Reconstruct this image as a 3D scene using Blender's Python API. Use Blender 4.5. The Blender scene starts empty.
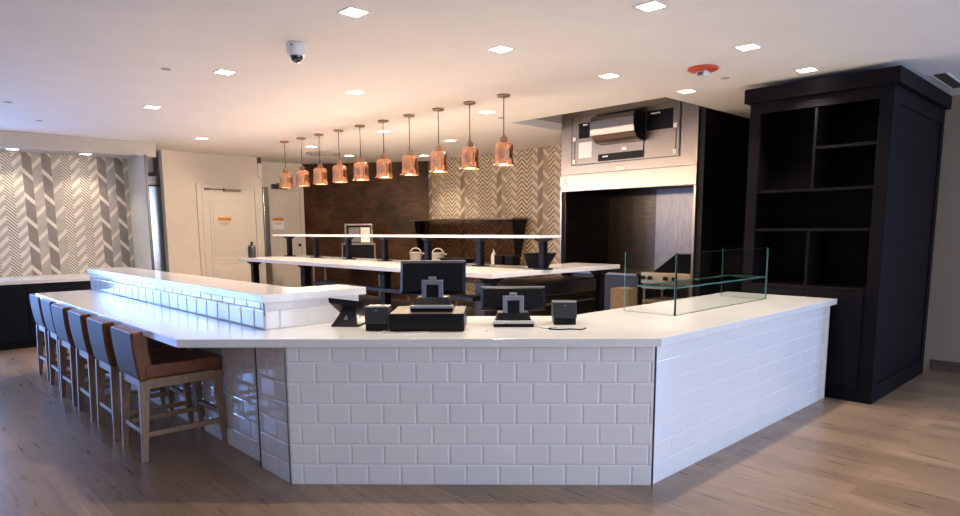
import bpy, bmesh, math, random
from mathutils import Vector, Matrix
random.seed(7)
S = math.sqrt(.5); PI = math.pi
scene = bpy.context.scene
COL = scene.collection

# ------------------------------------------------------------------ materials
def mat(name, col, rough=.5, metal=0., noise=0., nscale=20., bump=0., coat=0., emit=None, estr=0., stretch=None, spec=.5):
    m = bpy.data.materials.new(name); m.use_nodes = True
    nt = m.node_tree; b = nt.nodes['Principled BSDF']
    b.inputs['Base Color'].default_value = (*col, 1)
    b.inputs['Roughness'].default_value = rough
    b.inputs['Metallic'].default_value = metal
    b.inputs['Coat Weight'].default_value = coat
    b.inputs['Coat Roughness'].default_value = .08
    b.inputs['Specular IOR Level'].default_value = spec
    if emit:
        b.inputs['Emission Color'].default_value = (*emit, 1); b.inputs['Emission Strength'].default_value = estr
    if noise or bump:
        tc = nt.nodes.new('ShaderNodeTexCoord'); mp = nt.nodes.new('ShaderNodeMapping'); n = nt.nodes.new('ShaderNodeTexNoise')
        if stretch: mp.inputs['Scale'].default_value = stretch
        n.inputs['Scale'].default_value = nscale; n.inputs['Detail'].default_value = 4
        nt.links.new(tc.outputs['Object'], mp.inputs['Vector']); nt.links.new(mp.outputs[0], n.inputs['Vector'])
        if noise:
            r = nt.nodes.new('ShaderNodeValToRGB')
            r.color_ramp.elements[0].position = .3; r.color_ramp.elements[1].position = .7
            r.color_ramp.elements[0].color = (*[c * (1 - noise) for c in col], 1)
            r.color_ramp.elements[1].color = (*[min(1, c * (1 + noise)) for c in col], 1)
            nt.links.new(n.outputs['Fac'], r.inputs['Fac']); nt.links.new(r.outputs[0], b.inputs['Base Color'])
        if bump:
            bp = nt.nodes.new('ShaderNodeBump'); bp.inputs['Strength'].default_value = bump; bp.inputs['Distance'].default_value = .004
            nt.links.new(n.outputs['Fac'], bp.inputs['Height']); nt.links.new(bp.outputs[0], b.inputs['Normal'])
    return m

M = {}
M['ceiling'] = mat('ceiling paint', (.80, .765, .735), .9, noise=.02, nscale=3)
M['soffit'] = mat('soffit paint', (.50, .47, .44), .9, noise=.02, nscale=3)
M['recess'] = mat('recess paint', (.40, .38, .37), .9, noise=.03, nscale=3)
M['cream'] = mat('cream wall paint', (.68, .615, .55), .8, noise=.03, nscale=4)
M['greige'] = mat('beige wall paint', (.30, .235, .18), .85, noise=.03, nscale=4)
M['grey_wall'] = mat('pale grey wall paint', (.62, .59, .50), .7, noise=.03, nscale=4)
M['black_wall'] = mat('matt black wall', (.007, .006, .006), .6, noise=.1, nscale=6, spec=.25)
M['door'] = mat('cream door paint', (.64, .585, .53), .45, noise=.02, nscale=8)
M['quartz'] = mat('white quartz', (.84, .825, .81), .16, noise=.025, nscale=9, coat=.3)
M['tile'] = mat('white glazed tile', (.82, .81, .825), .09, noise=.02, nscale=2.5, bump=.06, coat=.5)
M['grout'] = mat('pale grey grout', (.80, .795, .80), .8, noise=.06, nscale=60)
M['trim'] = mat('dark metal edge trim', (.10, .095, .10), .35, .8, noise=.1, nscale=30)
M['navy'] = mat('dark navy cabinet paint', (.0075, .006, .008), .5, noise=.12, nscale=8, spec=.06)
M['navy_base'] = mat('dark base cabinet laminate', (.005, .0055, .010), .42, noise=.12, nscale=8, spec=.15)
M['steel'] = mat('brushed stainless', (.33, .285, .245), .34, 1., noise=.08, nscale=6, stretch=(1, 1, 22), bump=.05)
M['steel_mid'] = mat('plain stainless', (.22, .205, .20), .4, 1., noise=.15, nscale=5, stretch=(6, 6, 1))
M['steel_dark'] = mat('dim stainless', (.09, .075, .065), .35, 1., noise=.15, nscale=5, stretch=(1, 1, 10))
M['steel_cool'] = mat('stainless with daylight blue', (.52, .56, .62), .2, 1., noise=.08, nscale=5, stretch=(6, 6, 1))  # bluish base colour paints in the daylight mirrored by the steel
M['copper'] = mat('hammered copper', (.80, .42, .25), .17, 1., noise=.15, nscale=22, bump=.3)
M['copper_dull'] = mat('brushed copper', (.42, .26, .18), .35, 1., noise=.1, nscale=30)
M['bulb'] = mat('warm lamp glow', (1, .9, .75), .5, emit=(1., .74, .45), estr=9)
M['led'] = mat('led diffuser', (1, 1, 1), .5, emit=(1., .93, .84), estr=14)
M['white_trim'] = mat('white metal trim', (.75, .74, .73), .5, noise=.03, nscale=30)
M['white_plastic'] = mat('white plastic', (.72, .72, .72), .35, noise=.03, nscale=30)
M['black_plastic'] = mat('black plastic', (.005, .005, .0065), .35, noise=.15, nscale=40, spec=.2)
M['black_post'] = mat('black powder coat', (.005, .005, .008), .45, noise=.15, nscale=40, spec=.2)
M['charcoal'] = mat('charcoal plastic', (.018, .019, .023), .4, noise=.1, nscale=40)
M['grey_stand'] = mat('silver grey plastic', (.19, .205, .25), .4, .2, noise=.06, nscale=30)
M['silver'] = mat('silver plastic', (.5, .52, .55), .3, .6, noise=.05, nscale=30)
M['leather'] = mat('tan brown leather', (.21, .068, .02), .40, noise=.22, nscale=14, bump=.25)
M['leather_back'] = mat('leather greyed by daylight', (.10, .078, .078), .6, noise=.12, nscale=10, bump=.2)  # brown leather with the blue daylight on it painted in as grey
M['stool_wood'] = mat('light brown wood', (.34, .205, .12), .4, noise=.25, nscale=12, stretch=(6, 6, .7))
M['baseboard'] = mat('brown baseboard', (.085, .06, .045), .6, noise=.1, nscale=10)
M['orange'] = mat('red orange plastic', (.62, .075, .02), .45, noise=.08, nscale=20)
M['dark_glass'] = mat('smoked dome', (.01, .01, .012), .06, coat=1)
M['paper'] = mat('white paper', (.86, .85, .84), .7, noise=.03, nscale=30)
M['sign_orange'] = mat('orange print', (.75, .30, .02), .6, noise=.04, nscale=30)
M['ink'] = mat('black ink', (.02, .02, .02), .6, noise=.05, nscale=30)
M['ink_grey'] = mat('grey print', (.30, .30, .32), .6, noise=.05, nscale=30)
M['enamel'] = mat('white enamel', (.70, .66, .60), .3, noise=.05, nscale=20)
M['cable'] = mat('pale cable', (.6, .57, .53), .5, noise=.05, nscale=30)
M['cardboard'] = mat('kraft card', (.42, .29, .18), .8, noise=.1, nscale=20)
M['mat_brown'] = mat('dark brown mat', (.07, .05, .036), .5, noise=.1, nscale=20)
M['griddle'] = mat('warm griddle steel', (.66, .56, .38), .33, .85, noise=.12, nscale=10)
M['under'] = mat('dark shelf laminate', (.02, .016, .013), .5, noise=.15, nscale=12)
M['wall_plain'] = mat('plain off white wall', (.55, .54, .53), .85, noise=.03, nscale=4)
M['warm_glass'] = mat('lit oven window', (.9, .85, .75), .4, emit=(1., .85, .62), estr=.12)

def glass_mat(name, tint, refl=1.0):
    m = bpy.data.materials.new(name); m.use_nodes = True; nt = m.node_tree; nt.nodes.clear()
    out = nt.nodes.new('ShaderNodeOutputMaterial'); mx = nt.nodes.new('ShaderNodeMixShader')
    tr = nt.nodes.new('ShaderNodeBsdfTransparent'); gl = nt.nodes.new('ShaderNodeBsdfGlossy'); lw = nt.nodes.new('ShaderNodeLayerWeight'); pw = nt.nodes.new('ShaderNodeMath'); ma = nt.nodes.new('ShaderNodeMath')
    tr.inputs[0].default_value = (*tint, 1); gl.inputs['Roughness'].default_value = .02; gl.inputs[0].default_value = (refl, refl, refl, 1)
    lw.inputs[0].default_value = .5; pw.operation = 'POWER'; pw.inputs[1].default_value = 4.5; ma.operation = 'MULTIPLY_ADD'; ma.inputs[1].default_value = .8; ma.inputs[2].default_value = .015
    nt.links.new(lw.outputs['Facing'], pw.inputs[0]); nt.links.new(pw.outputs[0], ma.inputs[0]); nt.links.new(ma.outputs[0], mx.inputs[0]); nt.links.new(tr.outputs[0], mx.inputs[1]); nt.links.new(gl.outputs[0], mx.inputs[2])
    nt.links.new(mx.outputs[0], out.inputs[0]); return m
M['glass'] = glass_mat('clear glass', (.955, .975, .968), .2)
M['glass_edge'] = mat('green glass edge', (.10, .24, .23), .12, coat=.6, noise=.1, nscale=20)
M['bronze_glass'] = glass_mat('tinted glass', (.62, .54, .47), .8)

class NT:
    def __init__(s, name):
        s.m = bpy.data.materials.new(name); s.m.use_nodes = True; s.nt = s.m.node_tree; s.b = s.nt.nodes['Principled BSDF']
    def n(s, t, **kw):
        nd = s.nt.nodes.new('ShaderNode' + t)
        for k, v in kw.items(): setattr(nd, k, v)
        return nd
    def link(s, a, b): s.nt.links.new(a, b)
    def math(s, op, a, b=0., c=0.):
        nd = s.n('Math', operation=op)
        for i, v in enumerate((a, b, c)):
            if isinstance(v, (int, float)): nd.inputs[i].default_value = v
            else: s.link(v, nd.inputs[i])
        return nd.outputs[0]
    def mix(s, f, a, b):
        nd = s.n('Mix', data_type='RGBA')
        for k, v in ((0, f), (6, a), (7, b)):
            if isinstance(v, tuple): nd.inputs[k].default_value = (*v, 1)
            elif isinstance(v, (int, float)): nd.inputs[k].default_value = v
            else: s.link(v, nd.inputs[k])
        return nd.outputs[2]

def herring(name, axis, light, mid, dark, W=.121, off=0., rough=.4, kinds='gpcpcdgd', sgn=-1., slope=.62, thin=.8, pinp=.048):
    """columns of slanted tiles: d wide dark, g wide grey, c small chevrons, p fine pinstripe."""
    t = NT(name); tc = t.n('TexCoord'); sp = t.n('SeparateXYZ'); t.link(tc.outputs['Object'], sp.inputs[0])
    u = t.math('ADD', sp.outputs[axis], off); z = sp.outputs['Z']
    c = t.math('FLOOR', t.math('DIVIDE', u, W))
    zz = t.math('ADD', t.math('ADD', z, 5.), t.math('MULTIPLY', t.math('PINGPONG', u, W), slope * sgn))
    seq = t.math('FLOORED_MODULO', c, float(len(kinds)))
    def stripe(per, duty, ph=0.):
        return t.math('LESS_THAN', t.math('FRACT', t.math('ADD', t.math('DIVIDE', zz, per), ph)), duty)
    cols = {'d': t.mix(stripe(.35, thin), light, dark), 'g': t.mix(stripe(.35, thin, .5), light, mid), 'c': t.mix(stripe(.145, .5), light, mid),
            'p': t.mix(stripe(pinp, .45), light, tuple(q * .75 for q in dark))}
    colr = cols['c']
    for k, kd in enumerate(kinds):
        if kd != 'c': colr = t.mix(t.math('COMPARE', seq, float(k), .3), colr, cols[kd])
    nz = t.n('TexNoise'); nz.inputs['Scale'].default_value = 14; t.link(tc.outputs['Object'], nz.inputs['Vector'])
    hs = t.n('HueSaturation'); t.link(colr, hs.inputs['Color']); t.link(t.math('ADD', t.math('MULTIPLY', nz.outputs['Fac'], .35), .82), hs.inputs['Value'])
    t.link(hs.outputs[0], t.b.inputs['Base Color']); t.b.inputs['Roughness'].default_value = rough
    return t.m
M['herring_left'] = herring('herringbone tile grey', 'X', (.66, .59, .475), (.41, .355, .29), (.225, .185, .15), slope=1.05, off=8 * .121 * 6 - 1.385)
M['herring_back'] = herring('herringbone tile tan', 'Y', (.56, .455, .33), (.33, .255, .175), (.22, .165, .11), off=8 * .121 * 3 - .03, rough=.5, kinds='pppcpgdc', slope=.85, sgn=1., pinp=.075)

def floor_mat():
    t = NT('wood plank floor'); tc = t.n('TexCoord'); sp = t.n('SeparateXYZ'); t.link(tc.outputs['Object'], sp.inputs[0])
    cb = t.n('CombineXYZ'); t.link(sp.outputs['Y'], cb.inputs[0]); t.link(sp.outputs['X'], cb.inputs[1])
    br = t.n('TexBrick'); t.link(cb.outputs[0], br.inputs['Vector'])
    br.offset = .37; br.inputs['Scale'].default_value = 1; br.inputs['Brick Width'].default_value = 1.22; br.inputs['Row Height'].default_value = .152
    br.inputs['Mortar Size'].default_value = .0011; br.inputs['Mortar Smooth'].default_value = .3
    br.inputs['Color1'].default_value = (.375, .25, .158, 1); br.inputs['Color2'].default_value = (.265, .172, .108, 1); br.inputs['Mortar'].default_value = (.10, .075, .055, 1)
    mp = t.n('Mapping'); mp.inputs['Scale'].default_value = (15, 1.3, 1); t.link(tc.outputs['Object'], mp.inputs['Vector'])
    nz = t.n('TexNoise'); nz.inputs['Scale'].default_value = 2.2; nz.inputs['Detail'].default_value = 7; nz.inputs['Distortion'].default_value = .6
    t.link(mp.outputs[0], nz.inputs['Vector'])
    rp = t.n('ValToRGB'); e = rp.color_ramp.elements; e[0].position = .25; e[0].color = (.72, .69, .66, 1); e[1].position = .72; e[1].color = (1.16, 1.16, 1.16, 1)
    t.link(nz.outputs['Fac'], rp.inputs[0])
    mm = t.n('Mix', data_type='RGBA', blend_type='MULTIPLY'); mm.inputs[0].default_value = 1
    t.link(br.outputs[0], mm.inputs[6]); t.link(rp.outputs[0], mm.inputs[7]); t.link(mm.outputs[2], t.b.inputs['Base Color'])
    t.link(t.math('ADD', t.math('MULTIPLY', nz.outputs['Fac'], .22), .20), t.b.inputs['Roughness'])
    bp = t.n('Bump'); bp.inputs['Strength'].default_value = .10; bp.inputs['Distance'].default_value = .002
    t.link(t.math('SUBTRACT', nz.outputs['Fac'], t.math('MULTIPLY', br.outputs['Fac'], 1.5)), bp.inputs['Height']); t.link(bp.outputs[0], t.b.inputs['Normal'])
    return t.m
M['floor'] = floor_mat()

def brick_mat():
    t = NT('dark brown glazed brick'); tc = t.n('TexCoord'); sp = t.n('SeparateXYZ'); t.link(tc.outputs['Object'], sp.inputs[0])
    cb = t.n('CombineXYZ'); t.link(t.math('SUBTRACT', sp.outputs['Y'], sp.outputs['X']), cb.inputs[0]); t.link(sp.outputs['Z'], cb.inputs[1])
    br = t.n('TexBrick'); t.link(cb.outputs[0], br.inputs['Vector']); br.inputs['Scale'].default_value = 1
    br.inputs['Brick Width'].default_value = .22; br.inputs['Row Height'].default_value = .055; br.inputs['Mortar Size'].default_value = .006
    br.inputs['Color1'].default_value = (.092, .042, .017, 1); br.inputs['Color2'].default_value = (.060, .028, .012, 1); br.inputs['Mortar'].default_value = (.045, .024, .013, 1)
    n2 = t.n('TexNoise'); n2.inputs['Scale'].default_value = 2.2; n2.inputs['Detail'].default_value = 5; t.link(tc.outputs['Object'], n2.inputs['Vector'])
    h2 = t.n('HueSaturation'); t.link(br.outputs[0], h2.inputs['Color']); t.link(t.math('ADD', t.math('MULTIPLY', n2.outputs['Fac'], 2.6), -.35), h2.inputs['Value'])
    t.link(h2.outputs[0], t.b.inputs['Base Color']); t.b.inputs['Roughness'].default_value = .36; t.b.inputs['Specular IOR Level'].default_value = .2
    nz = t.n('TexNoise'); nz.inputs['Scale'].default_value = 6; t.link(tc.outputs['Object'], nz.inputs['Vector'])
    bp = t.n('Bump'); bp.inputs['Strength'].default_value = .6; bp.inputs['Distance'].default_value = .01
    t.link(t.math('SUBTRACT', nz.outputs['Fac'], t.math('MULTIPLY', br.outputs['Fac'], 1.)), bp.inputs['Height']); t.link(bp.outputs[0], t.b.inputs['Normal'])
    return t.m
M['brick'] = brick_mat()

# ------------------------------------------------------------------ mesh helpers
class MB:
    def __init__(s, *mats): s.bm = bmesh.new(); s.mats = mats; s.mi = 0
    def use(s, i): s.mi = i; return s
    def face(s, pts):
        f = s.bm.faces.new([s.bm.verts.new(p) for p in pts]); f.material_index = s.mi; return f
    def hexa(s, b, t):
        vb = [s.bm.verts.new(p) for p in b]; vt = [s.bm.verts.new(p) for p in t]; n = len(vb)
        fs = [s.bm.faces.new(vb[::-1]), s.bm.faces.new(vt)]
        for i in range(n): fs.append(s.bm.faces.new((vb[i], vb[(i + 1) % n], vt[(i + 1) % n], vt[i])))
        for f in fs: f.material_index = s.mi
        return s
    def box(s, x0, x1, y0, y1, z0, z1):
        return s.hexa([(x0, y0, z0), (x1, y0, z0), (x1, y1, z0), (x0, y1, z0)], [(x0, y0, z1), (x1, y0, z1), (x1, y1, z1), (x0, y1, z1)])
    def prism(s, poly, z0, z1): return s.hexa([(x, y, z0) for x, y in poly], [(x, y, z1) for x, y in poly])
    def tube(s, p0, p1, r0, r1=None, seg=12):
        r1 = r0 if r1 is None else r1
        p0, p1 = Vector(p0), Vector(p1); d = (p1 - p0).normalized(); a = d.orthogonal().normalized(); b = d.cross(a)
        R = [(math.cos(2 * PI * k / seg), math.sin(2 * PI * k / seg)) for k in range(seg)]
        return s.hexa([p0 + (a * c + b * q) * r0 for c, q in R], [p1 + (a * c + b * q) * r1 for c, q in R])
    def bar(s, p0, p1, w0, w1, ax='z'):
        """square section bar tapering from w0 to w1 (half widths)"""
        q = lambda p, w: [(p[0] - w, p[1] - w, p[2]), (p[0] + w, p[1] - w, p[2]), (p[0] + w, p[1] + w, p[2]), (p[0] - w, p[1] + w, p[2])]
        return s.hexa(q(p0, w0), q(p1, w1))
    def lathe(s, prof, c=(0, 0, 0), seg=28, cap=False):
        rings = []
        for r, z in prof:
            rings.append([s.bm.verts.new((c[0] + r * math.cos(2 * PI * k / seg), c[1] + r * math.sin(2 * PI * k / seg), c[2] + z)) for k in range(seg)])
        for a, b in zip(rings, rings[1:]):
            for k in range(seg):
                f = s.bm.faces.new((a[k], a[(k + 1) % seg], b[(k + 1) % seg], b[k])); f.material_index = s.mi; f.smooth = True
        if cap:
            for rg in (rings[0], rings[-1]):
                f = s.bm.faces.new(rg); f.material_index = s.mi
        return s
    def path(s, pts, r, seg=8):
        pts = [Vector(p) for p in pts]; prev = None
        for i, p in enumerate(pts):
            d = (pts[min(i + 1, len(pts) - 1)] - pts[max(i - 1, 0)]).normalized()
            a = d.cross(Vector((0, 0, 1)));
            if a.length < .05: a = d.cross(Vector((1, 0, 0)))
            a.normalize(); b = d.cross(a)
            rg = [s.bm.verts.new(p + (a * math.cos(2 * PI * k / seg) + b * math.sin(2 * PI * k / seg)) * r) for k in range(seg)]
            if prev:
                for k in range(seg):
                    f = s.bm.faces.new((prev[k], prev[(k + 1) % seg], rg[(k + 1) % seg], rg[k])); f.smooth = True; f.material_index = s.mi
            else: s.bm.faces.new(rg[::-1]).material_index = s.mi
            prev = rg
        s.bm.faces.new(prev).material_index = s.mi
        return s
    def build(s, name, parent=None, bevel=0., seg=2, smooth=False):
        bmesh.ops.recalc_face_normals(s.bm, faces=s.bm.faces)
        me = bpy.data.meshes.new(name); s.bm.to_mesh(me); s.bm.free()
        for m in s.mats: me.materials.append(M[m])
        o = bpy.data.objects.new(name, me); COL.objects.link(o)
        if parent: o.parent = parent
        if bevel:
            b = o.modifiers.new('bevel', 'BEVEL'); b.width = bevel; b.segments = seg; b.limit_method = 'ANGLE'; b.angle_limit = math.radians(40)
        if smooth:
            for p in me.polygons: p.use_smooth = True
        return o

def tag(o, label=None, cat=None, group=None, kind=None):
    if label: o['label'] = label
    if cat: o['category'] = cat
    if group: o['group'] = group
    if kind: o['kind'] = kind
    return o
def thing(name, label, cat, loc=(0, 0, 0), rz=0., group=None):
    o = bpy.data.objects.new(name, None); COL.objects.link(o); o.location = loc; o.rotation_euler = (0, 0, rz); o.empty_display_size = .1
    return tag(o, label, cat, group)
def struct(o): o['kind'] = 'structure'; return o
def copy_tree(o, parent=None):
    c = o.copy(); COL.objects.link(c); c.parent = parent
    for ch in [k for k in KIDS.get(o.name, [])]: copy_tree(bpy.data.objects[ch], c)
    return c
KIDS = {}
def index():
    KIDS.clear()
    for o in bpy.data.objects:
        if o.parent: KIDS.setdefault(o.parent.name, []).append(o.name)
def dup(root, loc, label, rz=None):
    index(); c = copy_tree(root); c.location = loc; c['label'] = label
    if rz is not None: c.rotation_euler = (0, 0, rz)
    return c

# ------------------------------------------------------------------ the room
CH = 2.9; RH = 3.24
XR = 6.6          # kitchen back wall / right wall plane
x0, y0 = -3.9, -8.0
struct(MB('floor').box(x0 - .1, 9.2, y0 - .1, 10.5, -.1, 0).build('floor'))
c = MB('ceiling')
rx0, rx1, ry0, ry1 = 4.43, 6.62, .13, 2.345
c.box(x0, 9.2, y0, ry0, CH, CH + .1).box(x0, rx0, ry0, 10.4, CH, CH + .1).box(rx0, 9.2, ry1, 10.4, CH, CH + .1)
struct(c.build('ceiling'))
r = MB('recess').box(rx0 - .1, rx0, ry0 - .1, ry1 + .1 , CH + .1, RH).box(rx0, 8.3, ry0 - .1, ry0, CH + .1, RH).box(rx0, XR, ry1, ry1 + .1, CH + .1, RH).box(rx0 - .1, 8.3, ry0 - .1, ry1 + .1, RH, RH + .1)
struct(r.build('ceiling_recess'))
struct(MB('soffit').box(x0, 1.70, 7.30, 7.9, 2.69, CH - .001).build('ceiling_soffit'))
struct(MB('herring_left').box(-.78, 1.45, 7.9, 8.0, 0, CH).build('wall_left'))
struct(MB('wall_plain').box(x0, -3.7, 7.9, 8.0, 0, CH).box(-.80, -.78, 7.88, 8.0, 0, CH).box(-3.7, -.80, 7.9, 8.0, 2.55, CH).build('wall_left_glazed'))
w = MB('trim').box(-3.7, -.80, 8.0, 8.05, 0, .08).box(-3.7, -.80, 8.0, 8.05, 2.1, 2.16)
for i in range(4): w.box(-3.7 + i * .947, -3.64 + i * .947, 8.0, 8.05, 0, 2.55)
struct(w.build('window_4'))
struct(MB('grey_wall').box(1.45, 1.485, 7.07, 8.0, 0, 2.69).build('wall_partition', bevel=.003))
struct(MB('trim').box(1.449, 1.486, 7.055, 7.07, 0, 2.688).build('trim_1'))
struct(MB('cream').box(1.45, 4.3, 9.5, 9.6, 0, CH).build('wall_recess_back'))
struct(MB('cream').box(2.06, 3.80, 8.15, 8.30, 0, CH).build('wall_back'))
struct(MB('cream').box(3.84, 5.05, 8.80, 8.9, 0, CH).build('wall_far'))
struct(MB('brick').prism([(5.0, 8.8), (6.6, 6.66), (6.7, 6.75), (5.08, 8.9)], 0, CH).build('wall_corner'))
struct(MB('herring_back').box(XR, XR + .1, 2.37, 6.66, 0, CH).build('wall_kitchen'))
struct(MB('black_wall').box(XR, XR + .1, -.75, 2.37, 0, RH - .01).build('wall_black'))
struct(MB('greige').box(XR, XR + .1, -4.4, -.75, 0, CH).box(XR, XR + .1, y0, -7.4, 0, CH).box(XR, XR + .1, -7.4, -4.4, 0, .3).box(XR, XR + .1, -7.4, -4.4, 2.5, CH).build('wall_right'))
w = MB('trim')
for i in range(4): w.box(XR + .03, XR + .08, -7.4 + i * .98, -7.34 + i * .98, .3, 2.5)
struct(w.build('window_3'))
struct(MB('baseboard').box(XR - .015, XR, y0, -1.95, 0, .11).build('baseboard_right', bevel=.003))
struct(MB('wall_plain').box(x0 - .1, x0, y0, 8, 0, CH).build('wall_side'))
struct(MB('wall_plain').box(x0, -1.2, y0 - .1, y0, 0, CH).box(5.6, 6.7, y0 - .1, y0, 0, CH).box(-1.2, 5.6, y0 - .1, y0, 2.6, CH).box(-1.2, 5.6, y0 - .1, y0, 0, .3).build('wall_front'))
# window frames of the daylight side
w = MB('trim')
for i in range(5): w.box(-1.2 + i * 1.69, -1.14 + i * 1.69, y0 - .08, y0 - .03, .3, 2.6)
struct(w.build('window_2'))
# alcove behind the hood
a = MB('steel_dark').box(5.50, XR - .004, 2.29, 2.345, 0, CH - .004).box(XR - .06, XR - .004, .30, 2.29, 0, 2.4)
struct(a.build('wall_alcove'))
struct(MB('steel_mid').box(XR - .075, XR - .062, .82, 1.47, .3, 2.10).build('trim_3'))
struct(MB('black_wall').box(5.485, XR - .004, .225, .298, 0, RH - .004).build('wall_alcove_side'))

# ------------------------------------------------------------------ doors
def make_door(n, X0, X1, Y, zt, knob_side):
    fr = MB('door'); t = .085
    fr.box(X0, X0 + t, Y - .03, Y, 0, zt).box(X1 - t, X1, Y - .03, Y, 0, zt).box(X0 + t, X1 - t, Y - .03, Y, zt - t, zt)
    d = MB('door').box(X0 + t + .006, X1 - t - .006, Y - .016, Y, 0, zt - t - .008).build('door_%d' % n)
    struct(d)
    f = fr.build('door_frame', d, bevel=.006)
    a0, a1 = X0 + t + .13, X1 - t - .13; w_ = a1 - a0; zc = zt - t - .16
    # raised panel outline with an arched top
    def panel(z0, z1, arch, inset, dep, y):
        p = MB('door'); pts = [(a0 + inset, z0 + inset), (a1 - inset, z0 + inset)]
        for k in range(13):
            s_ = k / 12; x = a1 - inset - (w_ - 2 * inset) * s_
            pts.append((x, z1 - inset - arch + arch * math.sin(PI * s_) ** 1.0))
        b = [(x, y, z) for x, z in pts]; tt = [(x, y - dep, z) for x, z in pts]
        p.hexa(b, tt); return p
    zs = [(1.12, zc, .06), (.22, .92, 0.)]
    for z0, z1, arch in zs:
        panel(z0, z1, arch, 0, .010, Y - .016).build('panel_moulding', d, bevel=.006)
        panel(z0, z1, arch, .05, .009, Y - .026).build('raised_panel', d, bevel=.008)
    lines = MB('door')
    for z in (.97, 1.05): lines.box(a0, a1, Y - .026, Y - .016, z - .012, z + .012)
    lines.build('rail_moulding', d, bevel=.004)
    kx = X1 - t - .07 if knob_side > 0 else X0 + t + .07
    k = MB('black_plastic').tube((kx, Y - .016, 1.25 if n == 2 else 1.0), (kx, Y - .05, 1.25 if n == 2 else 1.0), .012).tube((kx, Y - .05, 1.25 if n == 2 else 1.0), (kx, Y - .075, 1.25 if n == 2 else 1.0), .028)
    k.build('door_knob', d)
    return d
d1 = make_door(1, 2.585, 3.73, 8.15, 2.38, 1)
d2 = make_door(2, 4.24, 5.0, 8.80, 2.42, 1)
clo = thing('door_closer', 'slim metal door closer arm along the top of the left cream door', 'door closer', (2.95, 8.12, 2.27))
MB('steel').box(.10, .42, -.035, -.002, -.025, .02).build('body', clo, bevel=.004)
MB('steel_dark').box(-.22, .12, -.05, -.035, 0, .015).box(-.23, -.15, -.05, 0, -.004, .02).tube((0.1, -.045, -.01), (.1, -.045, .03), .015).build('arm', clo)
clo2 = thing('door_closer', 'dark box door closer above the right cream door beside brown brick', 'door closer', (4.42, 8.77, 2.42))
MB('charcoal').box(-.13, .20, -.055, -.002, -.05, .045).build('body', clo2, bevel=.005)
MB('steel_dark').box(-.05, .10, -.075, -.055, .05, .065).tube((.08, -.065, .04), (.08, -.065, .07), .014).build('arm', clo2)

def text_mesh(s, size, mname, parent, loc, rot, name='lettering'):
    cu = bpy.data.curves.new(name, 'FONT'); cu.body = s; cu.size = size; cu.align_x = 'CENTER'; cu.align_y = 'CENTER'; cu.extrude = .0006
    o = bpy.data.objects.new(name, cu); COL.objects.link(o)
    dg = bpy.context.evaluated_depsgraph_get(); me = bpy.data.meshes.new_from_object(o.evaluated_get(dg)); COL.objects.unlink(o); bpy.data.objects.remove(o)
    o = bpy.data.objects.new(name, me); COL.objects.link(o); me.materials.clear(); me.materials.append(M[mname]); o.location = loc; o.rotation_euler = rot
    if parent: o.parent = parent
    return o
def sign(x, y, z, w, h, label):
    t = thing('caution_sign', label, 'sign', (x, y, z))
    MB('paper').box(-w / 2, w / 2, -.006, -.001, -h / 2, h / 2).build('sheet', t)
    MB('sign_orange').box(-w / 2, w / 2, -.0075, -.006, h / 2 - .062, h / 2).build('orange_header', t)
    text_mesh('CAUTION', .044, 'ink', t, (.012, -.0082, h / 2 - .033), (PI / 2, 0, 0))
    b = MB('ink_grey')
    for k, (q, l) in enumerate(((.085, .34), (.108, .40), (.130, .30))): b.box(-w * l, w * l, -.0075, -.006, h / 2 - q - .006, h / 2 - q + .002)
    b.build('small_print', t)
sign(3.045, 8.121, 1.675, .25, .23, 'white and orange CAUTION notice on the left cream door')
sign(4.40, 8.765, 1.69, .24, .23, 'white and orange CAUTION notice on the right cream door beside the brown brick wall')

# steel post and upright fridge
t = thing('steel_post', 'narrow stainless steel post standing between the two cream doors', 'post', (3.98, 8.42, 0))
MB('steel_cool').box(-.05, .05, -.05, .05, .012, 2.36).build('post_body', t, bevel=.004)
MB('steel').box(-.07, .07, -.07, .07, 0, .012).build('base_plate', t)
MB('steel').box(-.055, .055, -.055, .055, 2.36, 2.375).build('top_cap', t)
t = thing('alarm_box', 'small white and brown alarm box high on the wall end right of the left door', 'alarm', (3.76, 8.149, 2.70))
MB('white_plastic').box(-.03, .036, -.04, 0, -.17, .08).build('white_housing', t, bevel=.006)
MB('baseboard').box(-.03, .036, -.035, 0, .085, .19).build('brown_housing', t, bevel=.004)
t = thing('refrigerator', 'tall stainless steel refrigerator reflecting blue daylight beside the pale partition wall', 'refrigerator', (1.95, 9.0, 0), math.radians(-9))
MB('steel_dark').box(-.4, .4, -.3, .35, .08, 2.50).build('body', t, bevel=.005)
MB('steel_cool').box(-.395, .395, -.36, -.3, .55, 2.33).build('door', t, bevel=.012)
MB('steel_dark').box(-.395, .395, -.35, -.3, .1, .53).build('lower_drawer', t, bevel=.01)
MB('steel').box(-.4, .4, -.355, -.3, 2.35, 2.50).build('top_grille', t, bevel=.005)
MB('steel').tube((.33, -.40, 1.0), (.33, -.40, 1.5), .013).tube((.33, -.40, 1.05), (.33, -.36, 1.05), .008).tube((.33, -.40, 1.45), (.33, -.36, 1.45), .008).build('handle', t)
lg = [MB('black_plastic').box(sx - .03, sx + .03, sy - .03, sy + .03, 0, .08).build('foot', t) for sx in (-.33, .33) for sy in (-.24, .28)]
struct(MB('cream').box(1.5, 2.06, 8.62, 8.7, 2.56, CH - .001).build('trim_2'))

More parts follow.
